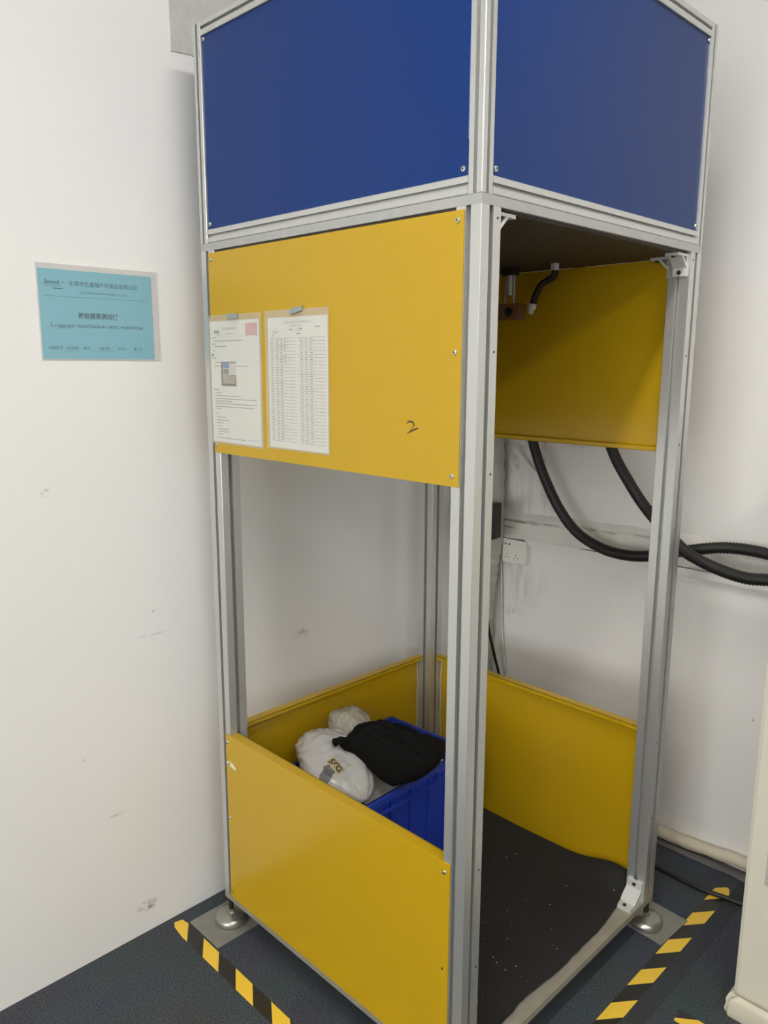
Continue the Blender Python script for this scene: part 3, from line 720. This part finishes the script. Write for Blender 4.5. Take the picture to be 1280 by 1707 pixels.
# right: record table
t2, s2 = document(.653, .417, 1.492, 1.823, .643, .422, 1.496, 1.806, 'white record sheet printed with a table, right of the instruction sheet')
bm = bmesh.new(); O = (xo, .643, 1.496); Wd, Hd = .221, .310
text_into(bm, '东莞市亿富隆户外用品有限公司', Vector((xo, .643-.062, 1.496+Hd*.95)), Xr, Yu, .006, .10)
text_into(bm, '仪器设备使用记录表', Vector((xo, .643-.085, 1.496+Hd*.928)), Xr, Yu, .0042, .045)
bars(bm, O, Wd, Hd, [(.38, .095, .06), (.55, .09, .04), (.80, .08, .09), (.07, .135, .04), (.5, .125, .08)], hh=.003)
nr = 32
for i in range(nr+1):
    z = Hd*(.845-.79*i/nr)
    quad(bm, O, Xr, Yu, .006, .108, z-.00045, z+.00045); quad(bm, O, Xr, Yu, .116, .214, z-.00045, z+.00045)
for i in range(nr):
    z = Hd*(.845-.79*(i+.5)/nr)
    for a, wv in ((.012, .008), (.032, .009), (.047, .011), (.125, .008), (.142, .008), (.158, .011)):
        quad(bm, O, Xr, Yu, a+.001*math.sin(i*3+a*90), a+wv, z-.0010, z+.0010)
for a in (.056, .070, .09, .178, .196): quad(bm, O, Xr, Yu, a, a+.0003, Hd*.055, Hd*.845)
obj('print', bm, 'inkfaint', s2)
bm = bmesh.new()
text_into(bm, '12', Vector((xo-.0001, .643-.108, 1.496+Hd*.892)), Xr, Yu, .008, .013, shear=.3)
text_into(bm, '月', Vector((xo-.0001, .643-.126, 1.496+Hd*.892)), Xr, Yu, .006, .006)
scr(bm, (xo-.0001, .643-.020, 1.496+Hd*.877), [(0, 0), (.003, .008), (.006, 0), (.009, .006), (.012, .001), (.016, .009), (.018, .001), (.022, .009)], .0005)
for i in list(range(4))+[5, 6, 7]:
    z = Hd*(.845-.79*(i+.5)/nr)
    scr(bm, (xo-.0001, .643-.064, 1.496+z), [(0, -.003), (.002, .003), (.004, -.002), (.005, .003)], .0005)
    scr(bm, (xo-.0001, .643-.078, 1.496+z), [(0, .003), (.001, -.003)], .0004)
obj('handwriting', bm, 'ink', s2)
for (ya, za, tilt, lab) in ((.786, 1.816, .03, 'small grey magnet holding the instruction sheet with the photo'), (.528, 1.820, -.28, 'small tilted grey magnet holding the record sheet')):
    bm = bmesh.new(); box(bm, -.006, 0, -.021, .021, -.006, .006, bev=.0015)
    o = obj('magnet', bm, 'magnet'); o.location = (XP-.0025, ya, za); o.rotation_euler = (tilt*-1 if False else 0, 0, 0); o.rotation_euler[0] = tilt if ya > .7 else -.17
    tag(o, lab, 'magnet', 'magnets on the upper yellow panel')

# ---------------------------------------------------------------- sign on the left wall
sg = empty('wall_sign', (-.223, Y1, 1.705)); tag(sg, 'light blue laminated name card taped to the left wall', 'sign')
obj('laminate_sheet', B(-.384, -.062, Y1-.0022, Y1-.0004, 1.705, 1.938), 'laminate', sg)
cd_ = obj('blue_card', B(-.381, -.080, Y1-.0030, Y1-.0023, 1.708, 1.925), 'bluecard', sg)
bm = bmesh.new(); yq = Y1-.0033; X_, Z_ = (1, 0, 0), (0, 0, 1)
text_into(bm, 'Sensock', (-.367, yq, 1.889), X_, Z_, .011, .040, shear=.25, bold=.01)
quad(bm, (-.367, yq, 1.8845), X_, Z_, 0, .044, 0, .0008); quad(bm, (-.346, yq, 1.878), X_, Z_, 0, .026, 0, .002)
text_into(bm, '®', (-.321, yq, 1.892), X_, Z_, .004)
text_into(bm, '东莞市亿富隆户外用品有限公司', (-.304, yq, 1.887), X_, Z_, .0125, .182)
text_into(bm, 'YI FU LONG OUTDOOR GOODS CO., LTD', (-.280, yq, 1.869), X_, Z_, .0055, .128)
quad(bm, (-.366, yq, 1.860), X_, Z_, 0, .272, 0, .0006)
text_into(bm, '箱包振荡测试仪', (-.286, yq, 1.808), X_, Z_, .0155, .106, bold=.02)
text_into(bm, 'Luggage oscillation test machine', (-.356, yq, 1.783), X_, Z_, .0125, .246)
for x, tx, wv in ((-.367, '仪器型号', .036), (-.323, 'XX-60984', .032), (-.278, '编号', .017), (-.235, 'LAB-008', .027), (-.184, '负责人', .024), (-.140, '谭小华', .024)):
    text_into(bm, tx, (x, yq, 1.731), X_, Z_, .0078, wv)
for x, wv in ((-.325, .036), (-.256, .060), (-.150, .040)): quad(bm, (x, yq, 1.727), X_, Z_, 0, wv, 0, .0005)
obj('lettering', bm, 'ink', cd_)
# masking tape label and grey tape on the white sandbag, wrapped onto its skin
from mathutils.bvhtree import BVHTree
def patch(name, c, a_dir, la, lb, m, nu=14, nv=8, lift=.0025, wob=0.0, seed=0):
    """a strip of tape pressed onto the bag: corners dropped along the view-free bag normal onto its surface"""
    me = wb.data; tree = BVHTree.FromPolygons([v.co for v in me.vertices], [list(p.vertices) for p in me.polygons])
    hit, nrm, _, _ = tree.find_nearest(Vector(c)); A = Vector(a_dir); A = (A-nrm*A.dot(nrm)).normalized(); Bv = nrm.cross(A)
    bm = bmesh.new(); g = {}
    for i in range(nu+1):
        for j in range(nv+1):
            s_, t_ = i/nu-.5, j/nv-.5
            p = hit+A*la*s_+Bv*(lb*t_*(1+wob*noise.noise(Vector((s_*5, seed, 0))))) + nrm*.05
            h2, n2, _, _ = tree.ray_cast(p, -nrm)
            if h2 is None: h2, n2, _, _ = tree.find_nearest(p)
            g[i, j] = bm.verts.new(h2+nrm*lift)
    for i in range(nu):
        for j in range(nv): bm.faces.new((g[i, j], g[i+1, j], g[i+1, j+1], g[i, j+1]))
    o = obj(name, bm, m, wb, smooth=True); return o, hit, nrm, A, Bv, tree
M['masktape'] = mat('yellowish_masking_tape', (0.52, 0.44, 0.22), 0.5)
M['greytape'] = mat('grey_packing_tape', (0.16, 0.155, 0.15), 0.25, bump=.4, bscale=60)
patch('grey_tape', (.175, .655, .545), (-1, -.45, 0), .060, .034, 'greytape', lift=.0012, wob=.5, seed=3)
lo, hit, nrm, A, Bv, tree = patch('label_tape', (.231, .675, .545), (-.10, -1, 0), .060, .028, 'masktape', lift=.0022, wob=.3, seed=6)
bm = bmesh.new(); text_into(bm, '5KG', (0, 0, 0), (1, 0, 0), (0, 1, 0), .019, .052, bold=.03)
for v in bm.verts:
    p = hit+A*(v.co.x-.026)+Bv*(v.co.y-.0095)+nrm*.05
    h2, n2, _, _ = tree.ray_cast(p, -nrm); v.co = (h2 if h2 is not None else p-nrm*.05)+nrm*.0032
obj('handwritten_weight', bm, 'marker', lo)

# ---------------------------------------------------------------- right wall fittings
def sheared(bm, x0, x1, y0, y1, za, zb, hgt, bev=0):
    vs = [bm.verts.new((x, y, (za if y == y0 else zb)+dz)) for x in (x0, x1) for y in (y0, y1) for dz in (0, hgt)]
    for q in ((0, 1, 3, 2), (4, 6, 7, 5), (0, 4, 5, 1), (2, 3, 7, 6), (0, 2, 6, 4), (1, 5, 7, 3)): bm.faces.new([vs[i] for i in q])
cdt = empty('cable_duct', (X1, .1, 1.0)); tag(cdt, 'white plastic cable duct running along the right wall from the socket', 'cable duct')
bm = bmesh.new(); sheared(bm, X1-.022, X1-.0005, -1.8, .825, 1.010, .992, .022); obj('duct_body', bm, 'duct', cdt)
bm = bmesh.new(); sheared(bm, X1-.0245, X1-.0222, -1.8, .822, 1.008, .990, .026); obj('duct_cover', bm, 'duct', cdt)
so = empty('wall_socket', (X1, .87, .96)); tag(so, 'ivory double wall socket box low on the right wall behind the machine', 'socket')
SX = X1-.040
obj('socket_box', B(SX+.004, X1-.0005, .808, .918, .914, 1.006, bev=.003), 'socket', so)
fp = obj('face_plate', B(SX, SX+.004, .806, .920, .912, 1.008, bev=.0015), 'socket', so)
for (y, z, ry, rz) in ((.905, .987, .004, .0035), (.887, .987, .004, .0035)):
    bm = bmesh.new(); lathe(bm, (SX-.0002, y, z), (-1, 0, 0), [(ry, 0), (ry, .0004)], 10); obj('pin_hole', bm, 'black', fp)
for (yc, zc) in ((.896, .937), (.853, .937)):
    for (dy, dz, a) in ((.008, -.004, .5), (-.008, -.004, -.5), (0, .009, 0)):
        bm = bmesh.new(); quad(bm, (SX-.0004, yc+dy, zc+dz), (0, math.cos(a), math.sin(a)), (0, -math.sin(a), math.cos(a)), -.0012, .0012, -.004, .004)
        obj('pin_hole', bm, 'black', fp)
obj('switch_rocker', B(SX-.003, SX-.0002, .838, .862, .972, .996, bev=.001), 'socket', fp)

def hose(name, pts, rad, label, m='hose', corr=.075, pitch=.010, cat='hose', seg=14):
    bm = bmesh.new(); tube(bm, smooth_path(pts, 10), rad, seg, corr, pitch)
    return tag(obj(name, bm, m, smooth=True, angle=1.2), label, cat)
hose('black_hose', [(.985, .80, 2.25), (1.06, .82, 2.05), (1.20, .81, 1.80), (1.245, .775, 1.60), (1.25, .750, 1.50), (1.25, .722, 1.41), (1.25, .675, 1.303), (1.25, .605, 1.190), (1.25, .526, 1.110), (1.25, .428, 1.068), (1.25, .335, 1.058), (1.252, .249, 1.069),
    (1.275, .150, 1.098), (1.315, .033, 1.124), (1.325, -.070, 1.128), (1.32, -.190, 1.118), (1.31, -.45, 1.10), (1.30, -.9, 1.06), (1.29, -1.5, 1.0)], .0185, 'thick black corrugated hose that sags lowest behind the machine, upper one at the right edge')
hose('black_hose', [(.985, .42, 2.25), (1.06, .46, 2.05), (1.20, .47, 1.80), (1.235, .445, 1.55), (1.235, .392, 1.411), (1.235, .328, 1.315), (1.235, .253, 1.226), (1.225, .128, 1.124), (1.22, .070, 1.096), (1.22, -.010, 1.074), (1.22, -.085, 1.065),
    (1.225, -.155, 1.072), (1.24, -.40, 1.10), (1.25, -.9, 1.08), (1.25, -1.5, 1.03)], .0185, 'thick black corrugated hose crossing in front of the other, lower one at the right edge')
# plastic-wrapped pipe in the corner
bm = bmesh.new(); tube(bm, smooth_path([(1.310, .972, 2.3), (1.310, .970, 1.6), (1.312, .962, 1.3), (1.315, .958, 1.05), (1.320, .975, .90), (1.330, .990, .75), (1.335, 1.0, .50), (1.335, 1.005, .02)], 14),
                       lambda q: .054+.003*math.sin(q*150)-.012*min(1, max(0, (q-.5)/.3)), 20)
tag(obj('wrapped_pipe', bm, 'wrap', smooth=True), 'grey-green plastic wrapped pipe standing in the room corner behind the machine', 'pipe')
eq = empty('equipment_box', (1.22, 1.0, 1.0)); tag(eq, 'black equipment box hanging in the corner, half hidden by the front post', 'box')
bm = bmesh.new(); prism(bm, [(1.0905, 1.163), (.868, 1.180)[::-1][::-1], (.866, 1.045), (1.0, .985)], 0, .04, tf=lambda p: Vector((1.175+p.z, p.x-.035, p.y)))
obj('box_body', bm, 'black', eq); obj('box_strap', B(1.173, 1.2, .93, .94, 1.0, 1.16), 'alu_dark', eq)
hose('black_cable', [(1.215, .93, 1.02), (1.24, .925, .85), (1.27, .918, .65), (1.30, .905, .52), (1.32, .895, .44), (1.345, .88, .30), (1.35, .86, .10), (1.345, .84, .012)], .006, 'thin black cable hanging down the right wall in the corner', corr=0, cat='cable', seg=8)
hose('white_cable', [(1.375, .945, .95), (1.372, .935, .80), (1.375, .928, .62), (1.378, .915, .50), (1.378, .90, .40), (1.378, .885, .25), (1.378, .88, .08)], .004, 'thin white cable hanging down the right wall beside the black one', m='thinwhite', corr=0, cat='cable', seg=8)
hose('white_cable', [(1.22, .97, 1.50), (1.29, .905, 1.45), (1.35, .87, 1.38), (1.376, .83, 1.32), (1.376, .79, 1.29), (1.376, .765, 1.295), (1.376, .757, 1.33), (1.376, .765, 1.40), (1.376, .78, 1.52), (1.376, .79, 1.7)], .0035, 'thin pale tube looping on the right wall above the ledge', m='thinwhite', corr=0, cat='cable', seg=8)
hose('floor_cable', [(1.20, .60, .010), (1.195, .30, .010), (1.191, .11, .009), (1.187, .034, .0085), (1.187, -.047, .0085), (1.198, -.112, .0095), (1.210, -.175, .009), (1.26, -.32, .009), (1.30, -.6, .009)], .0075, 'black cable lying on the carpet across the right tape end', corr=0, cat='cable', seg=10)

# ---------------------------------------------------------------- beige cabinet at the right edge
cab = empty('beige_cabinet', (1.0, -.55, 0)); tag(cab, 'tall beige floor-standing casing at the right edge of the picture', 'cabinet')
x0, y1_ = .757, -.311
obj('casing', B(x0, x0+.36, y1_-.5, y1_, .062, 1.5, bev=.012), 'cabinet', cab)
bm = bmesh.new()
prof = [(.014, .0), (.017, .010), (.014, .026), (.015, .042), (.010, .054), (.001, .060)]
ringsv = []
for (o_, z) in prof: ringsv.append([bm.verts.new(p) for p in ((x0-o_, y1_+o_, z), (x0+.36+o_, y1_+o_, z), (x0+.36+o_, y1_-.5-o_, z), (x0-o_, y1_-.5-o_, z))])
for a, b in zip(ringsv, ringsv[1:]):
    for k in range(4): bm.faces.new((a[k], a[(k+1) % 4], b[(k+1) % 4], b[k]))
bm.faces.new(ringsv[0][::-1]); bm.faces.new(ringsv[-1])
bmesh.ops.bevel(bm, geom=[e for e in bm.edges if abs((e.verts[0].co-e.verts[1].co).normalized().z) > .3], offset=.012, segments=3, affect='EDGES')
obj('plinth', bm, 'cabinet_base', cab, smooth=True, angle=.5)
obj('inset_panel', B(x0-.0015, x0+.002, y1_-.30, y1_-.050, .41, .69, bev=.0005), 'greypanel', cab)
